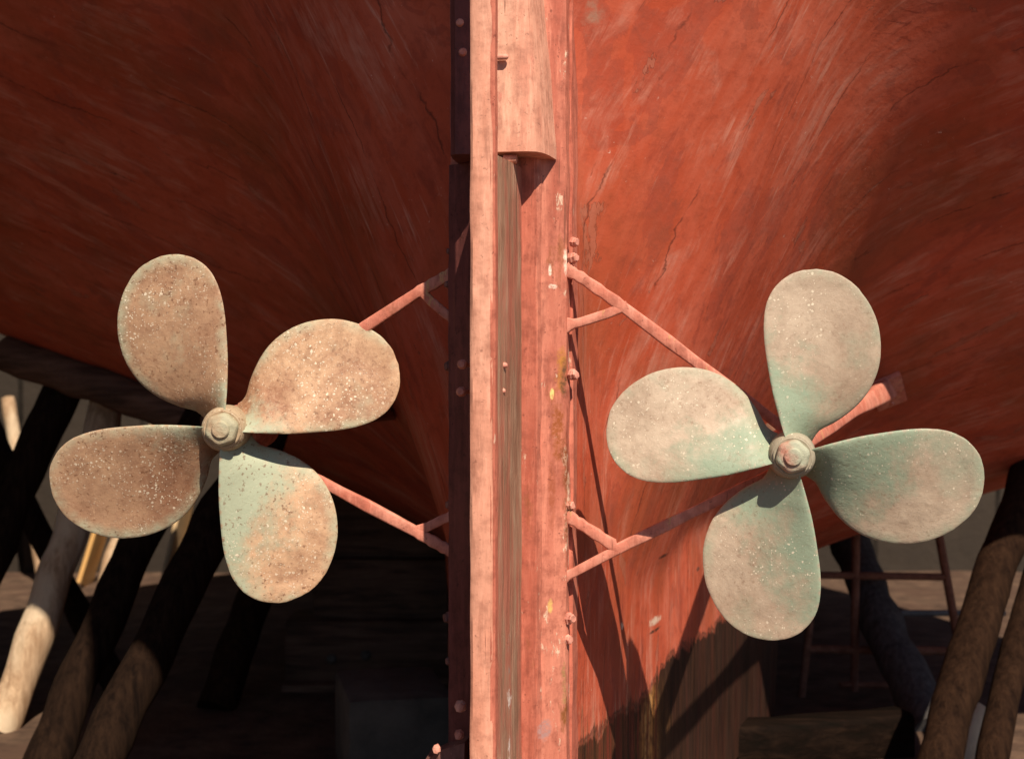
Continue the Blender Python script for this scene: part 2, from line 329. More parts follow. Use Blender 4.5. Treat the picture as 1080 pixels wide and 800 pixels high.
MT = {
 'hull': mat_hull(),
 'post': mat_paint('post_paint', (0.43, 0.108, 0.066), (0.59, 0.20, 0.132), (0.66, 0.42, 0.30), 0.22, 2.0),
 'postrust': mat_paint('side_timber_paint', (0.43, 0.115, 0.072), (0.62, 0.235, 0.158), (0.72, 0.52, 0.38), 0.35, 2.5, 0.60, POSTMARKS),
 'plum': mat_paint('plum_shade', (0.13, 0.036, 0.031), (0.20, 0.058, 0.048), (0.30, 0.11, 0.075), 0.12, 3.0, 0.66),  # dark plum colour that deepens the shade on the left faces
 'bar': mat_paint('bar_paint', (0.66, 0.27, 0.175), (0.74, 0.38, 0.265), (0.60, 0.22, 0.14), 0.02, 2.2, 0.70),
 'block': mat_paint('trunk_paint', (0.62, 0.26, 0.175), (0.77, 0.44, 0.31), (0.62, 0.24, 0.17), 0.03, 1.6, 0.62),
 'strut': mat_paint('strut_paint', (0.56, 0.17, 0.11), (0.66, 0.28, 0.20), (0.62, 0.34, 0.16), 0.2, 14, 0.62),
 'bolt': mat_paint('bolt_paint', (0.62, 0.22, 0.16), (0.72, 0.36, 0.27), (0.30, 0.12, 0.07), 0.2, 20, 0.62),
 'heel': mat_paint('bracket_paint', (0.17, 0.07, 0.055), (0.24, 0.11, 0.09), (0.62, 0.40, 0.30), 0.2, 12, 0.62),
 'bronze_l': mat_bronze('bronze_brown', (0.31, 0.150, 0.083), (0.56, 0.355, 0.215), (0.37, 0.42, 0.30), 0.19, 1.5, 3.1, 0.85),
 'bronze_r': mat_bronze('bronze_green', (0.38, 0.275, 0.195), (0.51, 0.405, 0.30), (0.27, 0.345, 0.245), 0.29, 0.25, 9.7, 0.4),
 'nut_l': mat_plain('nut_bronze', (0.34, 0.24, 0.15), (0.54, 0.42, 0.28), 30, 0.55, 0.4, (0.40, 0.40, 0.28)),
 'nut_r': mat_plain('nut_painted', (0.42, 0.17, 0.12), (0.56, 0.33, 0.25), 26, 0.6, 0.4, (0.38, 0.46, 0.34)),
 'rudder': mat_wood('rudder_wood', (0.20, 0.10, 0.06), (0.40, 0.23, 0.15), (0.55, 0.40, 0.28), (42, 42, 4.5), 0.8, (0.48, 0.15, 0.10), WOODMARKS),
 'plank': mat_wood('orange_plank', (0.36, 0.16, 0.04), (0.52, 0.26, 0.07), (0.62, 0.36, 0.12)),
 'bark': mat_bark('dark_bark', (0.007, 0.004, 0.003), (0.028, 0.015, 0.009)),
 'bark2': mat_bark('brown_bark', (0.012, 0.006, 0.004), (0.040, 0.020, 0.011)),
 'pale': mat_bark('stripped_pole', (0.30, 0.18, 0.10), (0.60, 0.42, 0.27), (0.70, 0.55, 0.38)),
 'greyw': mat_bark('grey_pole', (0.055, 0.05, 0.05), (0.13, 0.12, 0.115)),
 'timber': mat_wood('dark_timber', (0.05, 0.028, 0.018), (0.13, 0.07, 0.045), (0.20, 0.115, 0.075), (3, 3, 30)),
 'timber2': mat_wood('tarred_timber', (0.004, 0.003, 0.002), (0.009, 0.005, 0.0035), (0.02, 0.011, 0.007), (3, 30, 30), spec=0.04),
 'rust': mat_plain('rusty_bar', (0.13, 0.05, 0.03), (0.25, 0.11, 0.07), 30),
 'conc': mat_plain('grey_concrete', (0.07, 0.06, 0.05), (0.13, 0.11, 0.09), 7, 0.9, 0.5),
 'tan': mat_plain('tan_sun_patch', (0.42, 0.28, 0.14), (0.58, 0.42, 0.24), 5, 0.85, 0.3, (0.55, 0.30, 0.09)),
 'blue': mat_plain('blue_paint', (0.05, 0.08, 0.16), (0.09, 0.13, 0.24), 9),
 'grey': mat_plain('grey_paint', (0.12, 0.12, 0.12), (0.20, 0.195, 0.19), 4, 0.6, 0.2),
 'dirt': mat_plain('yard_dirt', (0.045, 0.027, 0.018), (0.15, 0.092, 0.06), 7, 0.95, 1.0, (0.08, 0.045, 0.03)),
 'wall': mat_wall(),
 'hull2': mat_plain('dull_red_paint', (0.16, 0.05, 0.035), (0.28, 0.10, 0.07), 5, 0.7, 0.2),
 'shaft': mat_plain('shaft_steel', (0.16, 0.08, 0.05), (0.32, 0.18, 0.12), 20, 0.6),
}

# ------------------------------------------------------------------ mesh helpers
def obj(name, bm, mat, parent=None, smooth=40):
    bmesh.ops.remove_doubles(bm, verts=bm.verts, dist=1e-6)
    bmesh.ops.recalc_face_normals(bm, faces=bm.faces)
    me = bpy.data.meshes.new(name); bm.to_mesh(me); bm.free()
    me.materials.append(MT[mat])
    if smooth:
        for p in me.polygons: p.use_smooth = True
        me.set_sharp_from_angle(angle=R_(smooth))
    o = bpy.data.objects.new(name, me); C.objects.link(o)
    if parent is not None: o.parent = parent
    return o
def tag(o, label=None, cat=None, group=None, kind=None):
    if label: o['label'] = label
    if cat: o['category'] = cat
    if group: o['group'] = group
    if kind: o['kind'] = kind
    return o
def empty(name, loc, label, cat, group=None):
    o = bpy.data.objects.new(name, None); C.objects.link(o); o.location = loc; o.empty_display_size = 0.1
    return tag(o, label, cat, group)
def keep(o, parent):           # parent a mesh built in world space under an Empty
    o.parent = parent; o.matrix_parent_inverse = Matrix.Translation(parent.location).inverted(); return o

def ring_tube(bm, rings, cap=True):
    vr = [[bm.verts.new(p) for p in r] for r in rings]
    n = len(vr[0])
    for a, b in zip(vr, vr[1:]):
        for i in range(n): bm.faces.new((a[i], a[(i + 1) % n], b[(i + 1) % n], b[i]))
    if cap: bm.faces.new(vr[0][::-1]); bm.faces.new(vr[-1])
    return vr
def tube(bm, pts, rx, ry=None, n=14, up=Vector((0, 0, 1)), power=2.0, jitter=0.0, seed=0):
    """swept (super)elliptic section; rx across 'up', ry along the other axis; radii may be lists"""
    ry = ry or rx; rings = []
    for i, p in enumerate(pts):
        t = (pts[min(i + 1, len(pts) - 1)] - pts[max(i - 1, 0)]).normalized()
        x = t.cross(up)
        x = x.normalized() if x.length > 1e-4 else Vector((1, 0, 0))
        y = x.cross(t).normalized()
        a = rx[i] if isinstance(rx, (list, tuple)) else rx; c = ry[i] if isinstance(ry, (list, tuple)) else ry
        ring = []
        for k in range(n):
            th = 2 * math.pi * k / n; cx, sx = math.cos(th), math.sin(th)
            e = 2.0 / power
            q = p + y * (a * math.copysign(abs(cx) ** e, cx)) + x * (c * math.copysign(abs(sx) ** e, sx))
            if jitter: q += (q - p) * jitter * mnoise.noise(q * 7 + Vector((seed, seed, seed)))
            ring.append(q)
        rings.append(ring)
    ring_tube(bm, rings)
def lerp_pts(a, b, n): return [a.lerp(b, i / (n - 1)) for i in range(n)]
def lathe(bm, org, axis, prof, n=40, hexpart=False, phase=0.0):
    axis = axis.normalized(); x = axis.cross(Vector((0, 0, 1))).normalized(); y = x.cross(axis).normalized()
    rings = []
    for d, r in prof:
        ring = []
        for k in range(n):
            th = 2 * math.pi * k / n + phase; rr = r
            if hexpart:
                m = ((2 * math.pi * k / n) % (math.pi / 3)) - math.pi / 6
                rr = r * min(1.0, 0.93 / math.cos(m) )
            ring.append(org + axis * d + (x * math.cos(th) + y * math.sin(th)) * rr)
        rings.append(ring)
    ring_tube(bm, rings)
def plan_prism(bm, pts, z0, z1, n=40, jit=0.0, seed=0, heelf=lambda z: (0, 0, 1)):
    """closed plan outline of (s, b) drawn up from z0 to z1, edges slightly uneven"""
    rings = []
    for i in range(n):
        z = z0 + (z1 - z0) * i / (n - 1); ring = []
        for j, (s, b) in enumerate(pts):
            ds, db, k = heelf(z)
            q = Vector((j * 3.7 + seed, z * 9, seed))
            ring.append(B(s + ds + jit * mnoise.noise(q), b * (k if b > 0 else 1.0) + db + jit * mnoise.noise(q + Vector((0, 0, 50))), z))
        rings.append(ring)
    ring_tube(bm, rings)
def box(bm, c, sx, sy, sz, rot=None, bev=0.0):
    r = bmesh.ops.create_cube(bm, size=1.0)
    m = Matrix.Translation(c) @ (rot or Matrix()).to_4x4() @ Matrix.Diagonal((sx, sy, sz, 1))
    bmesh.ops.transform(bm, matrix=m, verts=r['verts'])
    if bev:
        es = list({e for v in r['verts'] for e in v.link_edges})
        bmesh.ops.bevel(bm, geom=es, offset=bev, segments=2, affect='EDGES', profile=0.6)
def new(): return bmesh.new()

# ================================================================== the setting
bm = new()
n = 90
for i in range(n + 1):
    for j in range(n + 1):
        x = (i / n * 2 - 1); y = (j / n * 2 - 1)
        x = math.copysign(abs(x) ** 2.4, x) * 90; y = math.copysign(abs(y) ** 2.4, y) * 90 + 6
        d = min(1, max(0, (abs(x) + abs(y - 6)) / 4))
        bm.verts.new((x, y, 0.03 * mnoise.noise(Vector((x * 0.9, y * 0.9, 0))) - 0.015))
bm.verts.ensure_lookup_table()
for i in range(n):
    for j in range(n):
        a = i * (n + 1) + j; bm.faces.new([bm.verts[q] for q in (a, a + n + 1, a + n + 2, a + 1)])
tag(obj('ground', bm, 'dirt'), kind='structure')

# ================================================================== the boat
boat = empty('wooden_boat', B(0, 0, 0), 'red painted wooden boat seen from astern with twin four bladed propellers and central rudder', 'boat')
def section(s, aft=False, nn=130):
    """half section from the keel to the sheer, resampled evenly in arc length"""
    bmax = BPLAN(s); SHEER = SHEERF(s); b0 = min(BLOW(s), bmax * 0.5)
    pts = [(b0, H(s, b0) if aft else KEEL)]
    u = 0.03
    while 0.08 + u < bmax:
        b = 0.08 + u; z = H(s, b)
        if z > KEEL + 0.02 and b > b0 and z < SHEER - 0.05: pts.append((b, z))
        u *= 1.035
    # where the hull surface is still above the keel at the innermost b, drop straight down
    lb, lz = pts[-1]
    pts.append((lb + 0.03, lz + 0.06)); pts.append((lb + 0.08, max(SHEER, lz + 0.2)))
    L = [0]
    for p, q in zip(pts, pts[1:]): L.append(L[-1] + math.dist(p, q))
    out = []
    j = 0
    for i in range(nn):
        d = L[-1] * i / (nn - 1)
        while j < len(L) - 2 and L[j + 1] < d: j += 1
        t = (d - L[j]) / max(1e-9, L[j + 1] - L[j]); p, q = pts[j], pts[j + 1]
        out.append((p[0] + (q[0] - p[0]) * t, p[1] + (q[1] - p[1]) * t, d))
    return out
def hull_mesh():
    bm = new(); uvl = bm.loops.layers.uv.new('UVMap'); val = {}
    fwd = []; s = 0.0
    while s < 7.3: fwd.append(s); s += 0.012 if s < 0.05 else 0.016 + 0.04 * s * (1 if s < 3 else 1.8)
    aft = [-0.95 + 0.05 * i for i in range(20)]; aft[-1] = 0.0
    def face(vs):
        f = bm.faces.new(vs)
        for l in f.loops: l[uvl].uv = val[l.vert]
    for ss, is_aft in ((aft, True), (fwd, False)):
        rows = []
        for side in (1, -1):
            cols = []
            for s in ss:
                col = []
                sec = section(s, is_aft); end = sec[-1][2]
                for b, z, d in sec:
                    v = bm.verts.new(B(s, side * b, z, HEEL))
                    val[v] = (-(end - d) + (0 if side > 0 else 7.3), s + (0 if side > 0 else 13.1)); col.append(v)
                cols.append(col)
            for c1, c2 in zip(cols, cols[1:]):
                for i in range(len(c1) - 1): face((c1[i], c2[i], c2[i + 1], c1[i + 1]))
            rows.append(cols)
        for k in range(len(ss) - 1):          # deck on top, keel or counter bottom below
            for idx in (-1, 0): face((rows[0][k][idx], rows[0][k + 1][idx], rows[1][k + 1][idx], rows[1][k][idx]))
        k = 0 if is_aft else -1
        a, b = rows[0][k], rows[1][k]
        for i in range(len(a) - 1): face((a[i], a[i + 1], b[i + 1], b[i]))
    return bm
hull = keep(obj('hull', hull_mesh(), 'hull', smooth=60), boat)

# sternpost: stepped timber the rudder hangs on
hw = 0.125
prof = [(-0.060, -0.068), (-0.060, 0.068), (-0.052, 0.074), (-0.044, 0.0745), (-0.040, 0.082), (-0.012, 0.122), (0.0, hw), (0.16, hw), (0.16, -hw), (0.0, -hw), (-0.012, -0.122), (-0.040, -0.082), (-0.044, -0.0745), (-0.052, -0.074)]
bm = new(); plan_prism(bm, prof, 0.12, 2.75, 300, 0.0045, 1)
post = keep(obj('sternpost', bm, 'postrust', smooth=30), boat)
bm = new(); plan_prism(bm, [(-0.0645, -0.048), (-0.065, -0.068), (-0.048, -0.081), (-0.016, -0.1265), (0.0, -0.1295), (0.06, -0.1295), (0.06, -0.120), (-0.01, -0.118), (-0.045, -0.060)], 0.14, 1.752, 200, 0.004, 21)
keep(obj('side_shade_strip', bm, 'plum', smooth=30), boat)  # dark strip laid over the post's left face, shade put into its colour
# planed inner face of the sternpost (smoother paint) sits a little proud
bm = new(); plan_prism(bm, [(-0.066, 0.034), (-0.067, 0.062), (-0.056, 0.068), (-0.05, 0.034)], 0.12, 1.95, 90, 0.0012, 4)
keep(obj('facing_strip', bm, 'post', smooth=30), boat)
# rabbet battens where planking meets the post
for sd_ in (1, -1):
    bm = new(); plan_prism(bm, [(0.03, sd_ * 0.118), (0.03, sd_ * 0.131), (0.08, sd_ * 0.136), (0.08, sd_ * 0.118)], 0.15, 2.75, 200, 0.004, 8)
    keep(obj('rabbet_batten', bm, 'post', smooth=30), boat)

# rudder
bm = new(); plan_prism(bm, [(-0.268, -0.013), (-0.268, 0.010), (-0.085, 0.036), (-0.058, 0.036), (-0.058, -0.036), (-0.085, -0.036)], 0.30, 1.735, 120, 0.002, 2)
rud = keep(obj('rudder', bm, 'rudder', smooth=30), boat)
bm = new()
plan_prism(bm, [(-0.300, -0.024), (-0.302, -0.006), (-0.300, 0.008), (-0.295, 0.013), (-0.272, 0.017), (-0.262, 0.015), (-0.262, -0.024), (-0.272, -0.030), (-0.295, -0.030)], 0.28, 2.62, 160, 0.0016, 3)
o = obj('trailing_bar', bm, 'bar', smooth=35); o.parent = rud
bm = new(); plan_prism(bm, [(-0.2985, 0.0095), (-0.290, 0.0178), (-0.270, 0.0192), (-0.270, 0.012)], 0.28, 2.62, 160, 0.0014, 13)
o = obj('edge_strip', bm, 'post', smooth=35); o.parent = rud
# rudder trunk block at the top
def blockprof(z): return (0, 0, 1.0 - max(0.0, z - 1.78) * 0.75)
bp = [(-0.148, -0.086), (-0.150, -0.04), (-0.150, 0.045), (-0.148, 0.058), (-0.142, 0.075), (-0.125, 0.087), (-0.09, 0.096), (-0.03, 0.104), (-0.03, -0.100), (-0.09, -0.098), (-0.135, -0.096)]
bm = new(); plan_prism(bm, bp, 1.756, 2.75, 60, 0.0022, 5, blockprof)
trunk = keep(obj('rudder_trunk', bm, 'block', smooth=30), boat)
bm = new(); plan_prism(bm, [(-0.1515, -0.034), (-0.1515, -0.087), (-0.138, -0.0985), (-0.09, -0.1035), (0.0, -0.1045), (0.0, -0.09), (-0.14, -0.05)], 1.753, 2.72, 60, 0.0012, 25)
o = obj('trunk_shade_strip', bm, 'plum', smooth=30); o.parent = trunk  # same dark strip painting the shade on the trunk's left side
# lower heel bracket
bm = new()
plan_prism(bm, [(-0.10, -0.15), (-0.115, -0.13), (-0.115, -0.075), (-0.02, -0.075), (-0.02, -0.165), (-0.07, -0.17)], 0.12, 0.56, 20, 0.004, 6)
heel = keep(obj('heel_bracket', bm, 'heel', smooth=30), boat)
for v in heel.data.vertices:
    if v.co.z > 0.50: v.co.z -= max(0.0, (PS(470, 760, -0.1).x - v.co.x)) * 1.2

def bolt(pos, r, mat, parent, axis):
    bm = new()
    r *= 0.88
    lathe(bm, pos, axis, [(-0.010, r * 1.25), (-0.002, r * 1.2), (0.0, r * 0.95), (r * 0.45, r * 0.92), (r * 0.62, r * 0.75), (r * 0.68, r * 0.3)], 7)
    for v in bm.verts: v.co += Vector((mnoise.noise(v.co * 90), mnoise.noise(v.co * 90 + Vector((5, 5, 5))), mnoise.noise(v.co * 90 + Vector((9, 1, 5))))) * r * 0.28
    o = obj('bolt', bm, mat, smooth=25); keep_to(o, parent)
def keep_to(o, p):
    o.parent = p
    return o
AFT = -F
for (px, py, r) in [(607, 255, .010), (606, 272, .012), (606, 395, .011), (603, 533, .010), (602, 652, .012), (600, 674, .010)]:
    bolt(PS(px, py, -0.006), r, 'bolt', post, (AFT * 0.6 + Rv * 0.8))
for (px, py, r) in [(472, 300, .009), (472, 386, .011), (473, 532, .010), (471, 651, .012), (473, 697, .010), (473, 265, .007)]:
    bolt(PS(px, py, -0.006), r, 'heel', post, (AFT * 0.6 - Rv * 0.8))
for (px, py, s_) in [(485, 24, -.152), (488, 55, -.152), (487, 384, -.20), (486, 413, -.20)]:
    bm = new(); p = PS(px, py, s_); q = B(-0.04, -0.04, p.z)
    lathe(bm, p, AFT, [(-0.16 if s_ < -.16 else -.02, .005), (-0.012, .005), (-0.012, .010), (-0.002, .010), (.004, .006)], 10)
    keep_to(obj('bolt', bm, 'bolt', smooth=40), post)
for (px, py) in [(534, 60), (533, 385), (531, 412)]:
    bm = new(); p = PS(px, py, -.2 if py > 100 else -.16); lathe(bm, p, Rv, [(-.02, .006), (0, .006), (.004, .003)], 10); keep_to(obj('bolt', bm, 'bolt'), rud)
bm = new(); a = PS(531, 168, -.13); b = PS(545, 168, -.13); tube(bm, lerp_pts(a, b, 4), .009, .009, 10); keep_to(obj('bolt', bm, 'block'), trunk)
for (px, py, r) in [(485, 745, .012), (484, 775, .010), (460, 790, .009)]:
    bolt(PS(px, py, -.118), r, 'bolt', heel, AFT)

# ------------------------------------------------------------------ propellers, bearings, struts
HUBS = {1: PS(835, 480, -0.07), -1: PS(238, 452, -0.07)}
# half edges of a blade in photo pixels around the hub (right propeller, upper blade)
zc = (392, 402); zk = 1.905
LE = [(380, 372), (373, 352), (362, 315), (351, 272), (342, 222), (335, 172), (334, 132), (339, 97), (354, 66), (379, 42), (408, 30), (438, 27)]
TE = [(432, 380), (441, 362), (452, 350), (482, 334), (521, 303), (549, 266), (565, 222), (568, 176), (560, 131), (541, 91), (512, 56), (476, 34), (438, 27)]
PM = 1 / zk * 0.00067 * 2.82
def rs(pts, n):
    pts = [Vector(((x - zc[0]) * PM, (zc[1] - y) * PM)) for x, y in pts]
    # Catmull-Rom through the points, then even spacing
    dense = []
    for i in range(len(pts) - 1):
        p0 = pts[max(i - 1, 0)]; p1 = pts[i]; p2 = pts[i + 1]; p3 = pts[min(i + 2, len(pts) - 1)]
        for k in range(8):
            t = k / 8
            dense.append(0.5 * ((2 * p1) + (p2 - p0) * t + (2 * p0 - 5 * p1 + 4 * p2 - p3) * t * t + (3 * p1 - p0 - 3 * p2 + p3) * t ** 3))
    dense.append(pts[-1])
    L = [0]
    for p, q in zip(dense, dense[1:]): L.append(L[-1] + (q - p).length)
    out = []; j = 0
    for i in range(n):
        d = L[-1] * i / (n - 1)
        while j < len(L) - 2 and L[j + 1] < d: j += 1
        t = (d - L[j]) / max(1e-9, L[j + 1] - L[j]); out.append(dense[j].lerp(dense[j + 1], t))
    return out
NB, MBL = 46, 20
LEs, TEs = rs(LE, NB), rs(TE, NB)
RT = max(p.length for p in LEs)
PITCH = 0.36 / (2 * math.pi)
TH0 = math.radians(76)
def blade_bm(side, rot, seed, grn, brn):
    """solid helicoidal blade: front and back skins, a rounded thin edge"""
    bm = new(); rim_l = bm.verts.layers.float.new('rim'); rad_l = bm.verts.layers.float.new('rad'); acr_l = bm.verts.layers.float.new('across'); grn_l = bm.verts.layers.float.new('verdigris'); brn_l = bm.verts.layers.float.new('brown_tone')
    grid = {}
    rnd = random.Random(seed)
    for f in (0, 1):
        for i in range(NB):
            a, b = LEs[i], TEs[i]
            for j in range(MBL + 1):
                if i == NB - 1 and j > 0: grid[f, i, j] = grid[f, i, 0]; continue
                if f == 1 and (j in (0, MBL) or i == NB - 1): grid[f, i, j] = grid[0, i, j]; continue
                u = j / MBL; u = 0.5 - 0.5 * math.cos(math.pi * u)
                p = a.lerp(b, u)
                th = math.atan2(p.y, p.x); r = p.length
                edge = min((p - q).length for q in LEs[::3] + TEs[::3] + [LEs[-1]])
                # flutter of a worn edge
                wob = 1 + (0.004 * mnoise.noise(Vector((p.x * 40, p.y * 40, seed))) + 0.003 * mnoise.noise(Vector((p.x * 150, p.y * 150, seed)))) * max(0.0, 1 - edge / 0.03)
                ax = PITCH * (TH0 - th) + 0.010 * (r / RT) ** 2
                ch = min(1.0, (a - b).length / 0.17)
                ax += 0.007 * (1 - (2 * u - 1) ** 2) * ch ** 2        # camber
                t = (0.016 * (1 - r / RT) + 0.0045) * max(0.0, (1 - (2 * u - 1) ** 2)) ** 0.5 * min(1.0, ch * 1.3)
                ax += (-t if f == 0 else t)
                ax += 0.0012 * mnoise.noise(Vector((p.x * 14, p.y * 14, seed + 20)))
                x, y = p.x * wob, p.y * wob
                x *= side
                x, y = x * math.cos(rot) - y * math.sin(rot), x * math.sin(rot) + y * math.cos(rot)
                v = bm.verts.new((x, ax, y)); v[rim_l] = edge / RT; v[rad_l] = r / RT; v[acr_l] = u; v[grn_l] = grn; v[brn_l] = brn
                grid[f, i, j] = v
    for f in (0, 1):
        for i in range(NB - 1):
            for j in range(MBL):
                vs = []
                for q in (grid[f, i, j], grid[f, i + 1, j], grid[f, i + 1, j + 1], grid[f, i, j + 1]):
                    if q not in vs: vs.append(q)
                if len(vs) > 2:
                    try: bm.faces.new(vs)
                    except ValueError: pass
    return bm
def place(o, parent): o.parent = parent; return o
for side in (1, -1):
    hub = HUBS[side]
    sfx = 'r' if side > 0 else 'l'
    extra = R_(-0.5) if side > 0 else R_(13.5)
    # the propeller's hub mesh is the part; blades, washer and nut are its pieces
    bm = new()
    lathe(bm, Vector((0, 0, 0)), Vector((0, 1, 0)), [(-0.036, 0.034), (-0.036, 0.040), (-0.032, 0.0435), (-0.015, 0.0465), (0.02, 0.049), (0.06, 0.047), (0.068, 0.044), (0.068, 0.03)], 48)
    for v in bm.verts: pass
    pr = obj('propeller', bm, 'bronze_' + sfx, smooth=35)
    pr.location = hub; pr.rotation_euler = (0, 0, -R_(YAW) if side > 0 else R_(2.0)); pr.scale = (1, 1, 1) if side > 0 else (1.042, 1.042, 1.042); keep(pr, boat)
    pr['label'] = ('grey green verdigris propeller on the sunlit starboard side' if side > 0 else
                   'rust brown propeller speckled with pale flecks in front of the shaded port side')
    for q in range(4):
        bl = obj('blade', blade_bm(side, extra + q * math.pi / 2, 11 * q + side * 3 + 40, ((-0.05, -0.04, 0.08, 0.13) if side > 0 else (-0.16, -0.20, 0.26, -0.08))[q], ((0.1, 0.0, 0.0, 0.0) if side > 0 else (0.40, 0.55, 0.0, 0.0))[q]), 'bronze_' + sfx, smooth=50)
        bl.parent = pr
    bm = new(); lathe(bm, Vector((0, 0, 0)), Vector((0, 1, 0)), [(-0.040, 0.030), (-0.042, 0.0365), (-0.040, 0.0385), (-0.035, 0.0385)], 40)
    o = obj('washer', bm, 'bronze_' + sfx); o.parent = pr
    bm = new(); lathe(bm, Vector((0, 0, 0)), Vector((0, 1, 0)), [(-0.062, 0.008), (-0.062, 0.026), (-0.060, 0.0295), (-0.057, 0.0322), (-0.053, 0.0335), (-0.039, 0.0340)], 48, True, 0.3)
    o = obj('nut', bm, 'nut_' + sfx, smooth=35); o.parent = pr
    bm = new(); lathe(bm, Vector((0, 0, 0)), Vector((0, 1, 0)), [(-0.068, 0.006), (-0.0675, 0.0155), (-0.065, 0.018), (-0.060, 0.0185)], 24)
    o = obj('shaft_end', bm, 'nut_' + sfx, smooth=35); o.parent = pr
    # shaft and bearing
    bm = new(); lathe(bm, hub, F, [(0.05, 0.024), (1.75, 0.024)], 24)
    keep(obj('propeller_shaft', bm, 'shaft'), boat)
    bm = new(); lathe(bm, hub, F, [(0.072, 0.034), (0.075, 0.046), (0.09, 0.050), (0.22, 0.050), (0.232, 0.046), (0.235, 0.034)], 32)
    keep(obj('shaft_bearing', bm, 'strut'), boat)
    # struts: forged bars with a forked foot on the sternpost
    SS = 0.0
    def bar(bm, pts, hw_, th_): tube(bm, pts, th_, hw_, 16, up=F, power=5.0, jitter=0.10, seed=3)
    brg = hub + F * 0.10
    def bez(pts, n=10):
        out = []
        for i in range(len(pts) - 1):
            out += lerp_pts(pts[i], pts[i + 1], n)[(1 if i else 0):]
        return out
    if side > 0:
        ups = ([(596, 284), (612, 292), (655, 322)], [(596, 343), (612, 340), (640, 331), (662, 322)])
        dns = ([(597, 543), (612, 552), (652, 578)], [(592, 609), (606, 603), (640, 585), (662, 574)])
    else:
        ups = ([(482, 286), (468, 293), (440, 309)], [(482, 338), (470, 331), (455, 318), (442, 305)])
        dns = ([(482, 583), (468, 577), (440, 561)], [(482, 542), (468, 547), (452, 555), (436, 560)])
    for main, br, dz in ((*ups, 0.042), (*dns, -0.026)):
        bm = new()
        mp = [PS(x, y, SS) for x, y in main]
        mp.append(brg + Vector((0, 0, dz)))
        pts = bez(mp, 8)
        bar(bm, pts, [0.0122 + (0.007 * max(0, 1 - i / 4)) + 0.0012 * math.sin(i * 2.1) for i in range(len(pts))], 0.0085)
        bp_ = bez([PS(x, y, SS) for x, y in br], 6)
        bar(bm, bp_, [0.0100 + 0.009 * max(0, 1 - i / 3) for i in range(len(bp_))], 0.008)
        keep(obj('strut', bm, 'strut', smooth=45), boat)
    # third leg up to the hull
    if side > 0:
        q, s_, b_ = hull_hit(936, 410)
        LEG = (s_, b_, q.z - HEEL * b_)
    end = B(LEG[0], side * LEG[1], LEG[2], HEEL)
    bm = new(); bar(bm, lerp_pts(brg, end, 14), [0.016 + 0.020 * max(0, (i - 7) / 6) for i in range(14)], [0.013 + 0.012 * max(0, (i - 9) / 4) for i in range(14)])
    st_ = keep(obj('strut', bm, 'strut', smooth=45), boat)
    e1 = 0.02; f_ = lambda s_, b_: B(s_, side * b_, H(s_, b_), HEEL)
    c0 = f_(LEG[0], LEG[1]); du = (f_(LEG[0] + e1, LEG[1]) - c0).normalized(); dv = (f_(LEG[0], LEG[1] + e1) - c0).normalized()
    nn = du.cross(dv).normalized(); nn = nn if nn.z < 0 else -nn; du = dv.cross(nn).normalized()
    rot = Matrix((du, dv, nn)).transposed()
    bm = new(); box(bm, c0 + nn * 0.006, 0.15, 0.10, 0.022, rot, 0.005)
    pad = obj('pad', bm, 'strut', smooth=30); pad.parent = st_
    for q in (-1, 1):
        bolt(c0 + nn * 0.018 + du * 0.055 * q, 0.009, 'bolt', st_, nn)

# side plank bolted on the deadwood low down to starboard
pass

# ================================================================== yard things behind
def pole(name, a, b, ra, rb, mat, label, cat='pole', group=None, seed=0, bend=0.02):
    bm = new(); base = b if b.z < a.z else a; top = a if b.z < a.z else b
    rbase, rtop = (rb, ra) if b.z < a.z else (ra, rb)
    pts = []; rr = []
    n = 26; side = (top - base).cross(Vector((0, 1, 0))).normalized()
    for i in range(n):
        t = i / (n - 1); p = base.lerp(top, t) - base
        p += side * bend * math.sin(t * math.pi) + side * 0.012 * mnoise.noise(Vector((t * 6, seed, 1))) + Vector((0, 1, 0)) * 0.012 * mnoise.noise(Vector((t * 6, seed, 9)))
        pts.append(p); rr.append((rbase + (rtop - rbase) * t) * (1 + 0.10 * mnoise.noise(Vector((t * 9, seed, 4)))))
    tube(bm, pts, rr, rr, 18, up=Vector((0, 1, 0)), jitter=0.16, seed=seed)
    o = obj(name, bm, mat, smooth=60); o.location = base
    return tag(o, label, cat, group)
def pxr(wpx, Y): return wpx / PXF * Y / 2
def gy(py): return 1.3 * PXF / (py - 400)
def gp(px, py): p = P(px, py, gy(py)); p.z = -0.02; return p
G = 'wooden props shoring the boat'
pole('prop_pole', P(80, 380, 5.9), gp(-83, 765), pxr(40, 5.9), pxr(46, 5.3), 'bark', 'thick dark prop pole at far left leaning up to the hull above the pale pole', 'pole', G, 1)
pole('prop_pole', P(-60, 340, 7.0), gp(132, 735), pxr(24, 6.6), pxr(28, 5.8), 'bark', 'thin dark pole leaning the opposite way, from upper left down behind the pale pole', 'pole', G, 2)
pole('prop_pole', P(122, 388, 5.9), gp(-2, 768), pxr(34, 5.9), pxr(40, 5.3), 'pale', 'pale stripped prop pole catching sun at left', 'pole', G, 3, -0.03)
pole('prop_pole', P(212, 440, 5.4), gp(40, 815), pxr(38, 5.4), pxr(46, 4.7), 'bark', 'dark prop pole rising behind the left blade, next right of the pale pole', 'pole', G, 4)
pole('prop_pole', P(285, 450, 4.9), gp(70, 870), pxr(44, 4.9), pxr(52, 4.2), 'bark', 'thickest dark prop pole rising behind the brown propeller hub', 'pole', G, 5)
pole('prop_pole', P(325, 505, 6.4), gp(226, 744), pxr(34, 6.4), pxr(40, 5.7), 'bark2', 'short brown prop pole standing behind the lowest blade of the brown propeller', 'pole', G, 6)
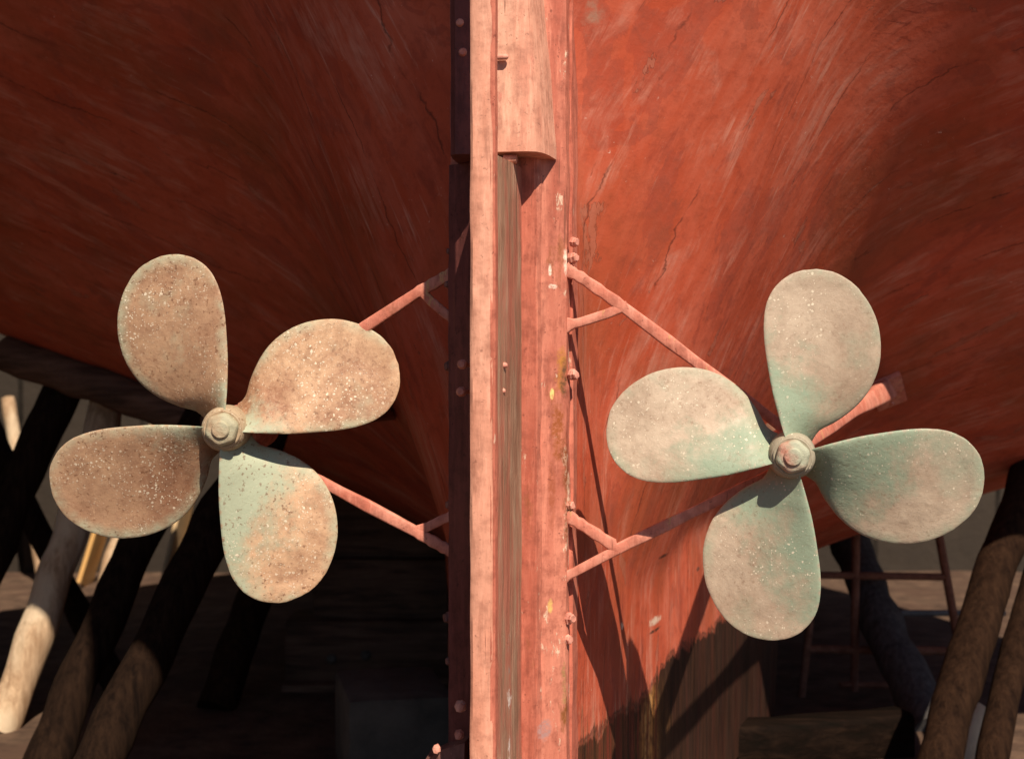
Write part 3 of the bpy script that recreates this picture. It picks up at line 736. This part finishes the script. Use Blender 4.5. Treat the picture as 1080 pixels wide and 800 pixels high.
pole('prop_pole', P(893, 560, 6.4), gp(985, 765), pxr(40, 6.4), pxr(46, 5.4), 'greyw', 'grey prop pole leaning behind the rusty bar frame', 'pole', G, 7)
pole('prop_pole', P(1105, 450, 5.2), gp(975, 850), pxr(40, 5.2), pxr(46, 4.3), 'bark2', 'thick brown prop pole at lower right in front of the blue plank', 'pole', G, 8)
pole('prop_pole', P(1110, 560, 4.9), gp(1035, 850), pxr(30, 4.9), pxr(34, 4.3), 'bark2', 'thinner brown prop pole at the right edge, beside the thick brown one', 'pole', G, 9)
pole('stump', P(1028, 752, 4.9), gp(1010, 835), pxr(30, 4.9), pxr(34, 4.5), 'pale', 'short pale sunlit stump of a pole at lower right', 'stump', None, 10)
for (a, b, wpx, lab) in [((168, 440), (112, 611), 15, 'thin pale pole far behind, standing in sun right of the pale stripped pole'), ((8, 420), (52, 612), 14, 'thin pale pole far behind at the left edge, leaning to the left'),
                         ((255, 480), (196, 612), 20, 'pale weathered pole far behind the two dark props, under the brown propeller hub')]:
    pole('yard_pole', P(*a, 9.5), gp(*b), pxr(wpx, 9.5), pxr(wpx + 4, 9.2), 'pale', lab, 'pole', 'pale poles leaning on the back wall', wpx)
# bilge beam under the port side
pole('bilge_beam', P(10, 372, 5.9), P(255, 462, 5.3), pxr(40, 5.9), pxr(40, 5.3), 'timber', 'dark squared beam lying across the prop heads under the left hull', 'beam', None, 12, 0)

# stacked keel timbers behind the sternpost, with bolt heads
kt = empty('timber_stack', P(385, 755, 6.4) * 1.0, 'dark bolted timber block standing under the keel left of the rudder', 'timber')
for i, (x0, x1, y0, y1, Y) in enumerate([(300, 500, 655, 722, 6.1), (330, 500, 590, 652, 6.2), (296, 372, 722, 765, 6.0), (318, 500, 520, 588, 6.3)]):
    a = P(x0, y0, Y); b = P(x1, y1, Y); bm = new()
    box(bm, Vector(((a.x + b.x) / 2, Y + 0.18, (a.z + b.z) / 2)), b.x - a.x, 0.36, a.z - b.z, None, 0.012)
    keep(obj('timber', bm, 'timber', smooth=30), kt)
for px, py in [(350, 694), (386, 690)]:
    bm = new(); lathe(bm, P(px, py, 6.1), Vector((0, -1, 0)), [(0, .022), (.012, .022), (.022, .012)], 14); keep(obj('bolt_head', bm, 'conc'), kt)
# pale slab
bm = new()
a, b = P(400, 735, 5.0), P(478, 800, 4.6)
box(bm, Vector((0, 0, 0.14)), 0.34, 0.5, 0.30, Matrix.Rotation(R_(12), 3, 'Z'), 0.02)
o = obj('concrete_block', bm, 'conc', smooth=30); o.location = (-0.40, 4.75, 0)
tag(o, 'grey concrete block on the ground left of the rudder foot', 'block')

# rusty bar frame at right
fr = empty('bar_frame', gp(930, 740), 'rusty welded bar frame standing behind the green propeller', 'frame')
YF = 5.9
def fbar(name, a, b, wpx):
    bm = new(); tube(bm, lerp_pts(P(*a, YF), P(*b, YF), 6), pxr(wpx, YF), None, 10, up=Vector((0, 1, 0))); keep(obj(name, bm, 'rust'), fr)
fbar('upright', (903, 540), (901, 728), 9); fbar('upright', (986, 540), (1013, 690), 9); fbar('upright', (856, 640), (845, 738), 8)
fbar('rail', (860, 606), (1000, 608), 8); fbar('rail', (852, 684), (1014, 686), 9); fbar('rail', (886, 722), (1000, 722), 7)
bm = new(); a, b = P(775, 752, 4.7), P(965, 752, 4.9)
tube(bm, lerp_pts(Vector((a.x, 4.85, 0.03)), Vector((b.x, 5.05, 0.03)), 8), 0.075, 0.10, 16, up=Vector((0, 1, 0)), power=7, jitter=0.06, seed=5)
tag(obj('timber_baulk', bm, 'timber2', smooth=40), 'dark squared baulk lying on the ground in front of the rusty bar frame', 'timber')
# pipe and blue plank
bm = new(); tube(bm, lerp_pts(P(935, 646, 6.3), P(1060, 646, 6.3), 6), 0.014, None, 10); tag(obj('pipe', bm, 'grey'), 'thin bluish grey pipe lying level behind the bar frame', 'pipe')
bm = new(); a, b = P(1062, 590, 5.9), gp(1000, 735)
tube(bm, lerp_pts(a, b, 6), 0.05, 0.012, 12, up=Vector((0, 1, 0)), power=8); tag(obj('plank', bm, 'blue'), 'narrow blue painted plank leaning behind the thick brown pole', 'plank')
# tan boards added to stand in for sunlit patches behind the left props
for (a, b, wpx, lab) in [((125, 500), (98, 640), 50, 'tan board added for a sunlit patch just right of the pale pole'), ((206, 490), (184, 640), 60, 'orange tan board added for a sunlit patch between the two thick dark poles')]:
    Y = 9.25; bm = new(); pa, pb = P(*a, Y), P(*b, Y); pb.z = -0.01
    tube(bm, lerp_pts(pa, pb + Vector((0, -0.2, 0)), 8), pxr(wpx, Y), 0.015, 16, up=Vector((0, 1, 0)), power=9)
    tag(obj('board', bm, 'tan', smooth=30), lab, 'board', 'tan boards added for sunlit patches behind the props')
bm = new(); box(bm, Vector((0, 0, 1.5)), 26, 0.4, 3.4, None, 0.02)
o = obj('stone_wall', bm, 'wall', smooth=30); o.location = (0, 9.9, 0)
tag(o, 'grey coursed stone wall along the back of the yard', 'wall')

# neighbouring boat laid up to port, its bilge just entering the frame
nb = empty('laid_up_boat', (-5.2, 5.0, 0), 'grey and dull red hull of a second boat entering the frame at far left', 'boat')
def nsec(y):
    k = max(0.02, 1 - (abs(y - 5.0) / 6.5) ** 2.4)
    return [(0.12, 0.45), (0.35, 0.75), (1.4 * k + .12, 1.08), (2.05 * k + .15, 1.30), (2.3 * k + .16, 1.62), (2.45 * k + .16, 2.4), (2.55 * k + .16, 3.6)]
def nhull(i0, i1, closed):
    bm = new(); rings = []
    for i in range(30):
        y = -1.3 + 12.4 * i / 29; sec = nsec(y)[i0:i1]
        rings.append([Vector((-5.3 + b, y, z)) for b, z in sec] + [Vector((-5.3 - b, y, z)) for b, z in reversed(sec)])
    ring_tube(bm, rings); return bm
keep(obj('bottom', nhull(0, 4, 1), 'hull2', smooth=50), nb)
keep(obj('topsides', nhull(3, 7, 1), 'grey', smooth=50), nb)
bm = new(); box(bm, Vector((-5.3, 5.0, 0.24)), 0.26, 9, 0.5, None, 0.01); keep(obj('keel', bm, 'timber', smooth=30), nb)
